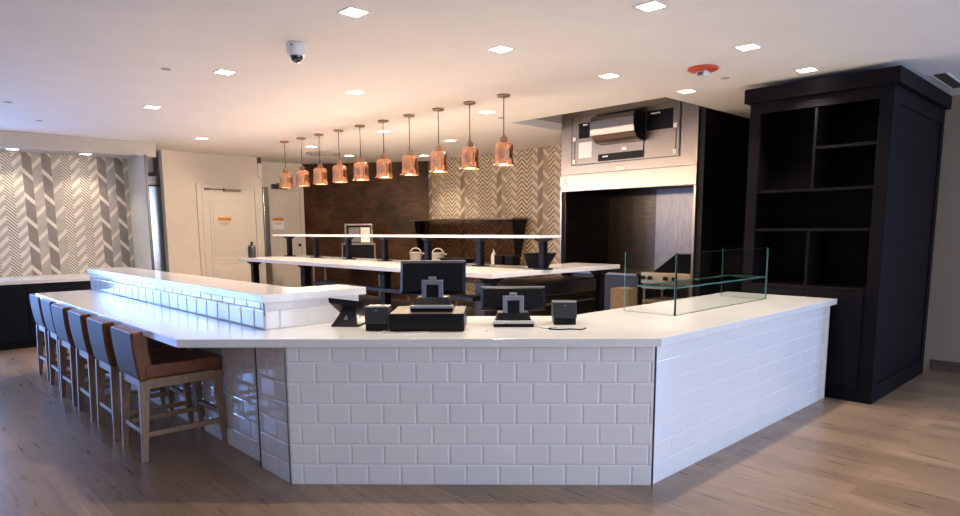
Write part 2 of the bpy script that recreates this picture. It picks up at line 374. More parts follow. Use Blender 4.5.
# ------------------------------------------------------------------ left base cabinet run (behind the stools)
t = thing('base_cabinet', 'dark base cabinet run with white quartz top under the herringbone tile wall', 'cabinet', (-2.0, 7.2, 0))
XA, XB = -.76 + 2.0, 1.44 + 2.0
MB('navy_base').box(XA, XB - .005, -.36, .69, .10, .865).build('body', t)
MB('black_plastic').box(XA, XB, -.29, .69, 0, .10).build('toe_kick', t)
nd = 4; dw = (XB - XA) / nd
for k in range(nd):
    MB('navy_base').box(XA + k * dw + .004, XA + (k + 1) * dw - .004, -.38, -.36, .115, .85).build('cabinet_door', t, bevel=.002)
MB('quartz').box(XA, XB + .005, -.40, .695, .867, .915).build('worktop', t, bevel=.003)

# ------------------------------------------------------------------ front counter
def tiles(mb, L, H, tw=.2005, th=.1275, off=.077, g=.0022, z0=0., rel=1.):
    """glazed bevelled tiles on the local plane y=0 facing -y, x from 0 to L, z from z0 to H"""
    rrow = 0; z = z0
    while z < H - .004:
        zt = min(z + th, H); xs = [0.]; o = off if rrow % 2 == 0 else off + tw / 2
        o = o % tw
        x = o
        while x < L - .003:
            if x > .003: xs.append(x)
            x += tw
        xs.append(L)
        for a, b in zip(xs, xs[1:]):
            A0, A1, Z0, Z1 = a + g, b - g, z + g, zt - g
            if A1 - A0 < .008 or Z1 - Z0 < .008: continue
            bv = min(.009 if rel == 1 else .0045, (A1 - A0) * .35, (Z1 - Z0) * .35); d0, d1 = -.0018 * rel, -.0018 * rel - .003 * rel
            P = [(A0, 0, Z0), (A1, 0, Z0), (A1, 0, Z1), (A0, 0, Z1)]
            Q = [(A0, d0, Z0), (A1, d0, Z0), (A1, d0, Z1), (A0, d0, Z1)]
            R = [(A0 + bv, d1, Z0 + bv), (A1 - bv, d1, Z0 + bv), (A1 - bv, d1, Z1 - bv), (A0 + bv, d1, Z1 - bv)]
            p, q, rr = [[mb.bm.verts.new(v) for v in w_] for w_ in (P, Q, R)]
            mb.bm.faces.new(rr).material_index = 0
            for i in range(4):
                j = (i + 1) % 4
                mb.bm.faces.new((p[i], p[j], q[j], q[i])).material_index = 0
                mb.bm.faces.new((q[i], q[j], rr[j], rr[i])).material_index = 0
        z += th; rrow += 1
    mb.use(1).box(0, L, 0, .006, z0, H).use(0)
    return mb
def tile_panel(name, parent, loc, rz, L, H, z0=0., off=.077, label=None, rel=1.):
    o = tiles(MB('tile', 'grout'), L, H, off=off, z0=z0, rel=rel).build(name, parent); o.location = loc; o.rotation_euler = (0, 0, rz)
    if label: o['label'] = label
    return o
WP = 2.2037; bx, by = WP * S, -WP * S
ct = thing('service_counter', 'angled service counter with white tiled front and white quartz top', 'counter', (0, 0, 0))
HB = .862
core = [(.012, .012), (bx + .004, by + .010), (4.455, by + .010), (4.455, -.66), (1.93, -.66), (.60, .67), (.42, .67), (.42, 4.6), (.064, 4.6), (.064, .52), (.012, .39)]
MB('grout').prism(core, 0, HB).build('counter_body', ct)
o_ = .0075
tile_panel('front_tile_panel', ct, (0, 0, 0), -PI / 4, WP, HB)
tile_panel('side_tile_panel', ct, (bx + .004, by, 0), 0, 4.46 - bx - .004, HB, off=.12, rel=.22)
tile_panel('end_tile_panel', ct, (0, .40, 0), -PI / 2, .398, HB, off=.05)
tile_panel('bar_tile_panel', ct, (.055, 4.6, 0), -PI / 2, 4.18, HB, off=.03)
MB('grout').box(.040, .0535, .42, 4.6, 0, .11).build('skirting_tile', ct, bevel=.002)
for (x, y, dx, dy) in ((0, 0, -.005, -.001), (bx, by, 0.002, -.006)):
    MB('trim').box(x + dx - .003, x + dx + .004, y + dy - .004, y + dy + .003, 0, HB).build('corner_trim', ct)
MB('trim').box(-.008, -.001, .400, .406, 0, HB).build('corner_trim', ct)
MB('white_trim').box(4.457, 4.463, by - .012, by - .001, 0, HB).build('end_trim', ct)
kk = .07
slab = [(-.479, .409), (1.541, -1.611), (4.516, -1.611), (4.516, -.60), (1.95, -.60), (.62, .73), (.44, .73), (.44, 4.55), (-.479, 4.55)]
MB('quartz').prism(slab, .8645, .915).build('counter_top', ct, bevel=.003)

# raised ledge: tiled upstand with its own quartz cap
lg = thing('raised_ledge', 'raised tiled ledge with white quartz cap on the bar counter', 'ledge', (0, 0, .915))
up = [(.062, .372), (.765, .372), (.765, .67), (.42, .67), (.42, 4.62), (.062, 4.62)]
MB('grout').prism(up, .0006, .178).build('upstand', lg)
tile_panel('front_tile_panel', lg, (.055, .365, 0), 0, .71, .178, z0=.001, off=.1)
tile_panel('side_tile_panel', lg, (.055, 4.62, 0), -PI / 2, 4.255, .178, z0=.001, off=.1)
cap = [(.038, .350), (.822, .350), (.822, .705), (.445, .705), (.445, 4.65), (.038, 4.65)]
MB('quartz').prism(cap, .179, .230).build('cap', lg, bevel=.003)
MB('trim').box(.046, .052, .356, .362, .09, .178).build('corner_trim', lg)

# ------------------------------------------------------------------ bar stools
def make_stool():
    t = thing('bar_stool', '', 'stool', (0, 0, 0), 0, 'counter stools along the bar')
    fx, fy = .297, .225
    for sx, sy in ((-1, -1), (-1, 1), (1, -1), (1, 1)):
        topx = -.262 if sx < 0 else .222
        q = lambda cx, cy, z, a_, b_: [(cx - a_, cy - b_, z), (cx + a_, cy - b_, z), (cx + a_, cy + b_, z), (cx - a_, cy + b_, z)]
        footx = -fx if sx < 0 else .256
        l = MB('stool_wood').hexa(q(footx, sy * fy, 0, .017, .017), q(topx, sy * .205, .555, .034, .022))
        l.build('leg', t, bevel=.003)
    a = MB('stool_wood')
    a.box(-.25, .215, -.222, -.196, .495, .56).box(-.25, .215, .196, .222, .495, .56)
    a.box(-.285, -.262, -.19, .19, .50, .56).box(.225, .245, -.19, .19, .495, .56)
    a.build('seat_frame', t, bevel=.002)
    for sy in (-1, 1):
        MB('stool_wood').box(-.27, .242, sy * .217 - .011, sy * .217 + .011, .165, .20).build('stretcher', t, bevel=.002)
    MB('stool_wood').box(-.298, -.276, -.20, .20, .185, .215).build('stretcher', t, bevel=.002)
    MB('stool_wood').box(.226, .252, -.20, .20, .22, .25).build('footrest', t, bevel=.002)
    MB('leather').hexa([(-.26, -.228, .562), (.255, -.215, .562), (.255, .215, .562), (-.26, .228, .562)],
                       [(-.26, -.232, .66), (.262, -.222, .655), (.262, .222, .655), (-.26, .232, .66)]).build('seat', t, bevel=.016, seg=3)
    # curved, slightly reclined backrest
    b = MB('leather', 'leather_back'); n = 8; rows = []
    for k in range(n + 1):
        s_ = k / n; z = .555 + .335 * s_
        xf = -.178 - .045 * s_ - .016 * math.sin(PI * s_); xb = -.292 - .035 * s_ - .008 * math.sin(PI * s_); w = .222 + .016 * s_
        rows.append((xf, xb, w, z))
    V = [[b.bm.verts.new(p) for p in ((xf, -w, z), (xf, w, z), (xb, w, z), (xb, -w, z))] for xf, xb, w, z in rows]
    for A, B in zip(V, V[1:]):
        for i in range(4):
            j = (i + 1) % 4; f = b.bm.faces.new((A[i], A[j], B[j], B[i])); f.material_index = 0
    b.bm.faces.new(V[0][::-1]); b.bm.faces.new(V[-1])
    b.build('backrest', t, bevel=.013, seg=3)
    p = MB('leather_back'); V = []  # thin sheet added over the leather to carry the daylight grey
    for xf, xb, w, z in rows:
        zz = z + (.012 if z < .56 else 0) - (.010 if z > .885 else 0)
        V.append([p.bm.verts.new(q) for q in ((xb - .004, -w + .010, zz), (xb - .004, w - .010, zz), (xb + .004, w - .010, zz), (xb + .004, -w + .010, zz))])
    for A, B in zip(V, V[1:]):
        for i in range(4): p.bm.faces.new((A[i], A[(i + 1) % 4], B[(i + 1) % 4], B[i]))
    p.bm.faces.new(V[0][::-1]); p.bm.faces.new(V[-1])
    o = p.build('daylit_back', t); o['label'] = 'outer back of brown leather, blue daylight greyed into its colour'
    return t
SX = -.222
labels = ['brown leather bar stool nearest the counter corner, whole side and seat in view',
          'second brown leather bar stool along the bar, just behind the nearest one',
          'third brown leather bar stool along the bar, counted from the tiled corner',
          'fourth brown leather bar stool along the bar, counted from the tiled corner',
          'fifth brown leather bar stool along the bar, next to the farthest one',
          'farthest brown leather bar stool, at the far end of the bar by the dark cabinets']
st = make_stool(); st.location = (SX, 1.285, 0); st['label'] = labels[0]
for k in range(1, 6): dup(st, (SX + (0, .0, .008, .012, .045, .062)[k], 1.285 + .664 * k, 0), labels[k], random.uniform(-.02, .02))

# ------------------------------------------------------------------ dark open shelving unit
cb = thing('shelving_cabinet', 'tall dark navy shelving cabinet with open cubbies and crown, at the end of the counter', 'cabinet', (4.524, -1.933, 0))
D, Wc, Hc = 1.80, 1.203, 2.722       # local x depth, local y width
m = MB('navy'); oy0, oy1, oz0, oz1 = .105, 1.105, 1.01, 2.62
m.box(0, .03, 0, oy0, 0, Hc).box(0, .03, oy1, Wc, 0, Hc).box(0, .03, oy0, oy1, oz1, Hc).box(0, .03, oy0, oy1, 0, oz0)
m.build('face_frame', cb, bevel=.002)
m = MB('navy').box(.03, D, 0.012, .035, 0, Hc).box(.03, D, Wc - .025, Wc, 0, Hc).box(.03, D, .035, Wc - .025, Hc - .02, Hc).box(.5, .52, .035, Wc - .025, 0, Hc - .02).box(D - .02, D, .035, Wc - .025, 0, Hc - .02)
m.build('carcass', cb)
m = MB('navy').box(.03, .14, 0, .012, 0, Hc).box(D - .11, D, 0, .012, 0, Hc).box(.14, D - .11, 0, .012, 2.58, Hc).box(.14, D - .11, 0, .012, 0, .16)
m.build('side_moulding', cb, bevel=.002)
for z in (1.0, 1.53, 1.89): MB('navy').box(.012, .50, .036, Wc - .026, z - .013, z + .013).build('shelf', cb, bevel=.001)
MB('navy').box(.012, .50, .036, .594, 2.247, 2.273).build('shelf', cb, bevel=.001)
MB('navy').box(.012, .50, .595, .618, 1.904, 2.70).build('divider', cb, bevel=.001)
MB('navy').box(.012, .50, .602, .625, 1.014, 1.516).build('divider', cb, bevel=.001)
for a_, b_ in ((.12, .60), (.61, 1.09)): MB('navy').box(-.018, -.001, a_, b_, .13, .97).build('cabinet_door', cb, bevel=.003)
m = MB('navy').box(-.045, D + .01, -.045, Wc + .045, Hc + .001, 2.853)
m.build('crown', cb, bevel=.004)

# ------------------------------------------------------------------ pass counter of the kitchen
ps = thing('pass_counter', 'long white kitchen pass counter on black posts below the copper pendants', 'counter', (0, 0, 0))
PX, PY, PZ = 2.66, .93, 1.12
poly = [(PX, PY), (4.86, PY), (4.86, 1.60), (3.85, 1.60), (3.85, 6.72), (PX, 6.72)]
MB('quartz').prism(poly, PZ - .05, PZ).build('counter_top', ps, bevel=.003)
def tleg(x, y):
    m = MB('black_post').box(x - .048, x + .048, y - .048, y + .048, .012, 1.04).box(x - .09, x + .09, y - .09, y + .09, 0, .012)
    m.hexa([(x - .05, y - .05, 1.005), (x + .05, y - .05, 1.005), (x + .05, y + .05, 1.005), (x - .05, y + .05, 1.005)], [(x - .085, y - .085, 1.04), (x + .085, y - .085, 1.04), (x + .085, y + .085, 1.04), (x - .085, y + .085, 1.04)])
    m.box(x - .085, x + .085, y - .085, y + .085, 1.04, 1.069); m.build('leg', ps, bevel=.002)
for x, y in ((2.85, 6.55), (2.88, 4.95), (2.88, 3.0), (2.88, 1.15), (4.62, 1.06), (3.7, 6.5), (3.7, 2.0), (3.72, 4.2)): tleg(x, y)
MB('under').box(3.0, 3.8, 1.75, 6.3, .52, .56).build('lower_shelf', ps)
MB('under').box(2.80, 2.98, 1.35, 4.6, .80, .845).build('rail', ps, bevel=.003)
# refrigerated base under the arm
rf = thing('undercounter_refrigerator', 'low stainless undercounter refrigerator below the right arm of the pass', 'refrigerator', (3.75, 1.27, 0))
MB('steel_dark').box(-.72, .72, -.26, .28, .08, .98).build('body', rf, bevel=.004)
for k in (-1, 1):
    o = MB('steel_dark').box(k * .355 - .345, k * .355 + .345, -.285, -.262, .15, .80).build('door', rf, bevel=.004)
    MB('steel').tube((k * .355 - .28, -.31, .74), (k * .355 + .28, -.31, .74), .01).tube((k * .355 - .25, -.31, .74), (k * .355 - .25, -.285, .74), .006).tube((k * .355 + .25, -.31, .74), (k * .355 + .25, -.285, .74), .006).build('handle', o)
MB('steel_cool').box(-.715, .715, -.28, -.262, .83, .97).build('top_rail', rf, bevel=.003)
for sx in (-.64, .64):
    for sy in (-.2, .2): MB('black_plastic').tube((sx, sy, 0), (sx, sy, .08), .025).build('foot', rf)

# upper heated shelf on posts
sh = thing('pass_shelf', 'long thin white pass shelf at eye height carried on short black posts', 'shelf', (3.5, 0, PZ))
MB('quartz').box(-.17, .17, .88, 6.85, .335, .365).build('shelf_board', sh, bevel=.002)
for y in (6.60, 5.72, 4.78, 3.86, 2.92, 1.95, .985):
    m = MB('black_post').box(-.034, .034, y - .034, y + .034, .014, .31).box(-.075, .075, y - .075, y + .075, 0, .014)
    m.hexa([(-.036, y - .036, .29), (.036, y - .036, .29), (.036, y + .036, .29), (-.036, y + .036, .29)], [(-.07, y - .07, .32), (.07, y - .07, .32), (.07, y + .07, .32), (-.07, y + .07, .32)])
    m.box(-.07, .07, y - .07, y + .07, .32, .335); m.build('post', sh, bevel=.002)

t = thing('soap_dispenser', 'dark grey bottle with a pump standing on the left end of the pass counter', 'bottle', (2.80, 6.52, PZ))
MB('charcoal').lathe([(.055, 0), (.06, .01), (.06, .17), (.045, .20)], cap=True, seg=20).build('bottle', t)
MB('black_plastic').tube((0, 0, .20), (0, 0, .245), .018).tube((0, 0, .245), (.0, -.05, .245), .010).build('pump', t)

# ------------------------------------------------------------------ copper pendants
def make_pendant():
    t = thing('pendant_lamp', '', 'pendant lamp', (0, 0, 0), 0, 'copper pendants over the pass counter')
    MB('copper_dull').lathe([(.001, 0), (.066, -.001), (.068, -.014), (.05, -.022), (.001, -.024)], seg=24).build('canopy', t)
    MB('black_plastic').tube((0, 0, -.022), (0, 0, -.40), .0045, seg=8).build('cord', t)
    MB('copper_dull').lathe([(.001, -.395), (.014, -.397), (.018, -.412), (.030, -.416), (.036, -.427), (.036, -.457), (.042, -.467)], seg=24).build('socket_cap', t)
    prof = [(.038, -.484), (.060, -.488), (.078, -.500), (.086, -.520), (.088, -.560), (.090, -.64), (.092, -.695), (.100, -.713), (.100, -.717),
            (.096, -.716), (.088, -.695), (.086, -.64), (.084, -.56), (.082, -.523), (.072, -.503), (.03, -.490)]
    prof = [(r_ * 1.09, z_ + .018) for r_, z_ in prof]
    MB('copper').lathe(prof, seg=36).build('lamp_shade', t)
    MB('bulb').lathe([(.001, -.62), (.02, -.622), (.034, -.64), (.036, -.66), (.028, -.68), (.001, -.69)], seg=16).build('bulb', t)
    return t
PYs = [1.18, 1.69, 2.21, 2.745, 3.27, 3.79, 4.31, 4.825, 5.335, 5.85]
ordn = ['', 'second', 'third', 'fourth', 'fifth', 'sixth', 'seventh', 'eighth', 'ninth', '']
pd = make_pendant(); pd.location = (3.1, PYs[0], CH); pd['label'] = 'nearest and largest-looking copper pendant lamp, right end of the row'
for k in range(1, 10):
    lab = 'copper pendant lamp, %s from the right end of the hanging row' % ordn[k] if k < 9 else 'farthest copper pendant lamp, left end of the hanging row before the right door'
    dup(pd, (3.1, PYs[k], CH), lab)

# ------------------------------------------------------------------ recessed lights
def make_can():
    t = thing('recessed_light', '', 'ceiling light', (0, 0, 0), 0, 'square recessed ceiling lights')
    f = MB('white_trim'); a_, b_ = .078, .064
    f.box(-a_, a_, -a_, -b_, -.004, 0).box(-a_, a_, b_, a_, -.004, 0).box(-a_, -b_, -b_, b_, -.004, 0).box(b_, a_, -b_, b_, -.004, 0)
    f.build('frame', t)
    MB('led').box(-b_, b_, -b_, b_, -.003, -.0005).build('diffuser', t)
    return t
cans = [(.59, .05, 'above the tiled front near the top edge, left of centre'), (1.87, .016, 'high centre, between the camera dome and red alarm'),
        (1.863, -1.275, 'at the very top edge of the view, right of centre'), (3.204, -1.281, 'in front of the navy cabinet, nearest above the counter'),
        (3.2, -.03, 'left of the red ceiling alarm'), (4.32, -.17, 'below the red ceiling alarm, near the recess over the hood'),
        (4.29, -1.312, 'just in front of the navy cabinet crown'), (.636, 2.117, 'over the middle of the bar, left of the dome camera'),
        (.70, 4.217, 'over the far end of the bar'), (2.046, 6.35, 'in front of the left cream door'),
        (1.91, 2.068, 'between the dome camera and the pendant row'), (3.65, 1.987, 'behind the second nearest pendant'),
        (3.62, 3.988, 'behind the middle pendants'), (4.935, 4.104, 'over the kitchen before the tan herringbone wall'), (5.92, 5.95, 'beside the corner of brown brick and tan herringbone'),
        (4.89, 6.85, 'in front of the brown brick wall'), (3.726, 6.15, 'behind the farthest pendants')]
cn = make_can(); spots = []
for k, (x, y, w_) in enumerate(cans):
    lab = 'square recessed ceiling light ' + w_
    if k == 0: cn.location = (x, y, CH); cn['label'] = lab
    else: dup(cn, (x, y, CH), lab)
    spots.append((x, y, CH))
for x, w_ in ((-.09, 'left one in the soffit over the dark cabinets'), (.80, 'right one in the soffit over the dark cabinets'), (-1.02, 'outside left in the soffit')):
    if x < -1: continue
    dup(cn, (x, 7.56, 2.69), 'square recessed light, ' + w_); spots.append((x, 7.56, 2.69))

# small ceiling discs, vent, camera, alarm
t0 = thing('sprinkler_cover', 'flat white sprinkler cover on the ceiling above the bar, left of the lights', 'sprinkler', (.23, 2.344, CH), 0, 'flat sprinkler covers')
MB('recess').lathe([(.001, -.006), (.036, -.006), (.04, -.003), (.04, 0)], seg=20).build('cover', t0)
for x, y, z, l in ((-.496, 4.913, CH, 'flat sprinkler cover on the ceiling at the left edge of the view'), (-.02, 6.05, CH, 'flat sprinkler cover on the ceiling just before the soffit'),
                   (.3, 7.5, 2.69, 'flat sprinkler cover between the two soffit lights'), (4.05, 2.15, CH, 'flat sprinkler cover right of the nearest pendant rod'), (4.058, -.69, CH, 'flat sprinkler cover right of the red ceiling alarm')):
    dup(t0, (x, y, z), l)
v = thing('slot_diffuser', 'dark slot air diffuser in the ceiling behind the navy cabinet crown', 'air vent', (5.75, -2.06, CH))
MB('white_trim').box(-.42, .42, -.065, -.05, -.006, 0).box(-.42, .42, .05, .065, -.006, 0).build('frame', v)
m = MB('baseboard').box(-.42, .42, -.05, .05, -.003, -.001); m.build('slot', v)
v = thing('ceiling_diffuser', 'round grey ceiling air diffuser above the farthest pendants', 'air vent', (4.36, 6.85, CH))
MB('recess').lathe([(.30, 0), (.31, -.012), (.24, -.03), (.235, -.025), (.235, 0)], seg=40).build('outer_ring', v)
MB('recess').lathe([(.20, -.005), (.20, -.03), (.13, -.045), (.125, -.04), (.125, -.005)], seg=40).build('inner_ring', v)
MB('steel_dark').lathe([(.001, -.03), (.09, -.03), (.09, -.002), (.235, -.002)], seg=40).build('core', v)

cm = thing('dome_camera', 'white dome security camera hanging from the ceiling', 'security camera', (.66, .92, CH))
MB('white_plastic').lathe([(.001, 0), (.066, 0), (.068, -.01), (.066, -.075), (.060, -.088), (.045, -.09)], seg=32).build('housing', cm)
MB('dark_glass').lathe([(.047, -.089)] + [(.047 * math.cos(a_ * PI / 16), -.089 - .047 * math.sin(a_ * PI / 16)) for a_ in range(1, 8)] + [(.001, -.136)], seg=28).build('dome', cm)
MB('charcoal').box(-.060, -.054, -.045, -.030, -.03, -.02).build('logo', cm)
al = thing('fire_alarm', 'round red orange ceiling fire alarm with a white strobe', 'fire alarm', (3.559, -.735, CH))
MB('orange').lathe([(.001, 0), (.125, 0), (.128, -.012), (.11, -.024), (.03, -.028), (.001, -.028)], seg=36).build('base', al)
m = MB('white_plastic').box(-.045, .045, -.045, .045, -.075, -.026); m.build('strobe', al, bevel=.012, seg=3)
m = MB('steel_dark')
for k in range(3): m.box(-.049, -.044, -.02 + k * .016, -.012 + k * .016, -.065, -.04)
m.build('strobe_slots', al)

# ------------------------------------------------------------------ hood
hd = thing('exhaust_hood', 'large stainless exhaust hood front over the dark cooking alcove', 'exhaust hood', (5.46, 1.339, 2.063))
hd.scale = (.869, .869, .869)
y_a, y_b = -1.195, 1.165
MB('steel').box(0, .10, y_a, y_b, 0, .262).build('lower_band', hd, bevel=.004)
MB('steel').box(.002, .10, y_a, y_b, .265, 1.355).build('upper_panel', hd, bevel=.002)
MB('steel_dark').box(.10, 1.22, y_a + .01, y_b - .07, .16, .20).build('filter_plate', hd)
MB('steel').box(-.01, .10, y_a - .006, y_a + .03, -2.372, -.004).build('jamb', hd, bevel=.002)
MB('steel').box(-.01, .10, y_b - .03, y_b + .006, -2.372, -.004).build('jamb', hd, bevel=.002)
m = MB('steel'); m.box(-.012, .001, -.92, .93, .41, 1.14); m.build('service_panel', hd, bevel=.003)
for y in (-.87, .885): MB('steel').box(-.024, -.0125, y - .006, y + .006, .49, .78).build('hinge_rod', hd)
MB('trim').box(-.0135, -.0122, -.935, -.92, .41, 1.14).box(-.0135, -.0122, .93, .945, .41, 1.14).box(-.0135, -.0122, -.935, .945, .395, .41).build('panel_gap', hd)
# rounded duct nose
prof = [(0, 1.06), (-.20, 1.06), (-.26, 1.04), (-.285, .98), (-.285, .86), (-.26, .78), (-.20, .71), (-.12, .675), (0, .66)]
m = MB('steel'); A = [(x - .012, -.37, z) for x, z in prof]; B = [(x - .012, .38, z) for x, z in prof]; m.hexa(A, B); m.build('curved_cover', hd)
m = MB('black_plastic'); m.hexa([(x * 1.02 - .012, -.385, (z - .86) * 1.02 + .86) for x, z in prof], [(x * 1.02 - .012, -.371, (z - .86) * 1.02 + .86) for x, z in prof]); m.build('cover_end_cap', hd)
MB('steel_dark').box(-.05, -.012, -.40, .45, 1.075, 1.12).build('top_bar', hd)
MB('black_plastic').box(-.02, -.012, .60, .80, .80, 1.03).build('black_label', hd)
MB('black_plastic').box(-.02, -.012, -.82, -.42, .79, 1.06).build('black_label', hd)
MB('steel').box(-.03, -.0125, -.37, .42, .43, .655).build('display_plate', hd, bevel=.002)
MB('black_plastic').box(-.036, -.0305, -.365, .415, .425, .53).build('black_display', hd)
m = MB('paper').box(-.036, -.030, -.09, -.01, .555, .60); m.build('notice', hd)
m = MB('paper').box(-.016, -.012, .55, .80, .50, .74); m.build('paper_sheet', hd)
m = MB('paper').box(-.006, 0, 1.06, 1.18, .09, .24); m.build('sticker', hd)
m = MB('paper').box(-.006, 0, -.06, .10, .27, .33) ; m.build('sticker', hd)
for y, z in ((.88, .46), (.88, .80), (-.87, .47), (-.87, .82)):
    MB('paper').box(-.03, -.013, y - .03, y + .03, z - .03, z + .03).build('latch', hd, bevel=.004)
for y, z, w_ in ((-.55, 1.02, .16), (.67, 1.0, .09), (.28, .49, .10)):
    m = MB('paper'); n = 4
    for k in range(n): m.box(-.0385 if z < .6 else -.0215, -.0365 if z < .6 else -.0205, y + w_ / 2 - (k + .8) * w_ / n, y + w_ / 2 - k * w_ / n, z - .010, z + .010)
    m.build('printed_mark', hd)

# griddle in the alcove
g = thing('griddle', 'stainless griddle with black knobs and a dark lid on a tube frame stand', 'griddle', (5.52, .70, 0))
MB('griddle').box(-.02, .50, -.36, .34, .85, .99).build('body', g, bevel=.006)
for y in (.30, .20, -.02, -.14): MB('black_plastic').tube((-.055, y, .925), (-.02, y, .925), .026).build('knob', g)
m = MB('black_plastic'); m.hexa([(.10, -.30, .992), (.48, -.30, .992), (.48, .24, .992), (.10, .24, .992)], [(.34, -.27, 1.22), (.46, -.27, 1.22), (.46, .06, 1.22), (.34, .06, 1.22)]); m.build('lid', g, bevel=.006)
for sx in (.02, .46):
    for sy in (-.33, .31): MB('steel').tube((sx, sy, 0), (sx, sy, .85), .02).build('leg', g)
MB('griddle').box(0, .48, -.345, .325, .60, .64).build('lower_shelf', g, bevel=.003)
# cooking range inside the alcove, hidden low part
rg = thing('cooking_range', 'wide dark steel cooking range top inside the alcove under the hood', 'range', (6.1, 1.70, 0))
MB('steel_dark').box(-.5, .42, -.56, .58, .10, .93).build('body', rg, bevel=.005)
MB('steel').box(-.55, .42, -.56, .58, .93, .96).build('top', rg, bevel=.003)
for sx in (-.42, .35):
    for sy in (-.48, .5): MB('black_plastic').tube((sx, sy, 0), (sx, sy, .1), .03).build('foot', rg)

# kitchen back work table under the tan wall
wt = thing('work_table', 'long stainless kitchen work table along the tan herringbone wall', 'table', (6.2, 5.0, 0))
MB('steel').box(-.42, .38, -1.62, 1.62, .92, .96).build('table_top', wt, bevel=.003)
for sx in (-.36, .32):
    for sy in (-1.5, 0, 1.4): MB('steel').tube((sx, sy, 0), (sx, sy, .92), .022).build('leg', wt)
MB('steel_dark').box(-.38, .34, -1.52, 1.42, .28, .31).build('lower_shelf', wt)
sg = thing('sneeze_guard', 'steel shelf with tinted glass panel standing on the back work table', 'sneeze guard', (6.3, 5.0, .96))
MB('steel').box(-.14, .25, -1.05, 1.75, .755, .785).build('top_shelf', sg, bevel=.003)
MB('bronze_glass').box(.0, .008, -1.01, 1.58, .02, .75).build('glass_panel', sg)
for y in (-1.03, 1.60):
    m = MB('black_plastic'); m.hexa([(-.13, y - .008, .752), (.24, y - .008, .752), (.06, y - .008, .0), (-.02, y - .008, .0)], [(-.13, y + .008, .752), (.24, y + .008, .752), (.06, y + .008, .0), (-.02, y + .008, .0)])
    m.build('end_bracket', sg)
# left kitchen table with steel framed oven
kt = thing('work_table', 'stainless kitchen table in front of the brown brick wall', 'table', (5.25, 7.35, 0), -PI / 4 * 1.18)
MB('steel').box(-.75, .70, -.45, .25, .90, .94).build('table_top', kt, bevel=.003)
for sx in (-.68, .63):
    for sy in (-.38, .18): MB('steel').tube((sx, sy, 0), (sx, sy, .90), .022).build('leg', kt)
MB('steel_dark').box(-.70, .65, -.40, .2, .28, .31).build('lower_shelf', kt)
ov = thing('countertop_oven', 'two tier steel framed oven with a lit pane before the brown brick wall', 'oven', (5.33, 7.22, .94), -PI / 4 * 1.05)
MB('steel').box(-.33, .33, -.20, .22, .02, .06).build('base_plate', ov, bevel=.003)
m = MB('steel').box(-.33, -.305, -.20, .20, .06, .33).box(.305, .33, -.20, .20, .06, .33).box(-.33, .33, -.20, .20, .33, .36); m.build('lower_frame', ov, bevel=.002)
MB('black_plastic').box(-.30, .30, -.15, .2, .065, .325).build('lower_pane', ov)
m = MB('steel').box(-.27, -.245, -.16, .16, .36, .70).box(.245, .27, -.16, .16, .36, .70).box(-.27, .27, -.16, .16, .70, .73); m.build('upper_frame', ov, bevel=.002)
MB('black_plastic').box(-.24, .24, -.05, .14, .365, .695).build('upper_cavity', ov)
MB('steel_mid').box(-.22, .0, -.056, -.052, .38, .66).build('grey_pane', ov)['label'] = 'dim pane'
MB('warm_glass').box(.02, .20, -.075, -.056, .375, .66).build('lit_pane', ov)
for sx in (-.29, .29):
    for sy in (-.17, .18): MB('black_plastic').tube((sx, sy, 0), (sx, sy, .02), .015).build('foot', ov)
# white pots with loop handles
def pot(x, y, label):
    t = thing('handled_pot', label, 'pot', (x, y, .96), -PI / 4, 'white pots on the kitchen work table')
    MB('enamel').lathe([(.001, .002), (.10, .002), (.115, .02), (.125, .15), (.135, .155), (.125, .16), (.11, .145), (.10, .02), (.001, .012)], seg=28).build('bowl', t)
    MB('enamel').path([(.10 * math.cos(a_ * PI / 12), 0, .155 + .085 * math.sin(a_ * PI / 12)) for a_ in range(13)], .010).build('handle', t)
    MB('enamel').box(.12, .17, -.03, .03, .12, .145).build('spout', t, bevel=.006)
pot(6.05, 6.42, 'white pot with loop handle on the work table, left one of two')
pot(6.07, 5.78, 'white pot with loop handle on the work table, right one of two')
t = thing('serving_tray', 'stack-like black tray on the kitchen work table right of the white pots', 'tray', (6.0, 5.15, .96))
MB('black_plastic').hexa([(-.12, -.26, 0), (.12, -.26, 0), (.12, .26, 0), (-.12, .26, 0)], [(-.17, -.32, .07), (.17, -.32, .07), (.17, .32, .07), (-.17, .32, .07)]).build('tray_body', t, bevel=.006)
MB('charcoal').box(-.19, .19, -.34, .34, .07, .082).build('rim', t, bevel=.003)
t = thing('squeeze_bottle', 'small white squeeze bottle on the kitchen work table', 'bottle', (6.05, 4.28, .96))
MB('enamel').lathe([(.001, 0), (.045, 0), (.048, .01), (.048, .14), (.03, .165), (.03, .17)], seg=20, cap=False).build('bottle', t)
MB('enamel').lathe([(.034, .165), (.034, .185), (.012, .20), (.006, .25), (.001, .25)], seg=16).build('nozzle_cap', t)
for x, y, l in ((5.98, 4.02, 'black square food bin beside the white squeeze bottle'), (5.98, 3.78, 'black square food bin at the right end of the tinted glass')):
    t = thing('food_bin', l, 'bin', (x, y, .96), 0, 'black food bins on the work table')
    MB('black_plastic').box(-.09, .09, -.09, .09, 0, .15).build('bin_body', t, bevel=.008); MB('charcoal').box(-.095, .095, -.095, .095, .15, .165).build('rim', t, bevel=.003)
pr = thing('prep_stand', 'black flared chute stand on the pass counter below the right end of the shelf', 'stand', (3.70, 1.22, PZ), -PI / 4)
m = MB('black_plastic'); m.hexa([(-.12, -.05, .001), (.10, -.05, .001), (.10, .05, .001), (-.12, .05, .001)], [(-.17, -.09, .16), (.19, -.09, .16), (.19, .09, .16), (-.17, .09, .16)]); m.build('body', pr, bevel=.004)
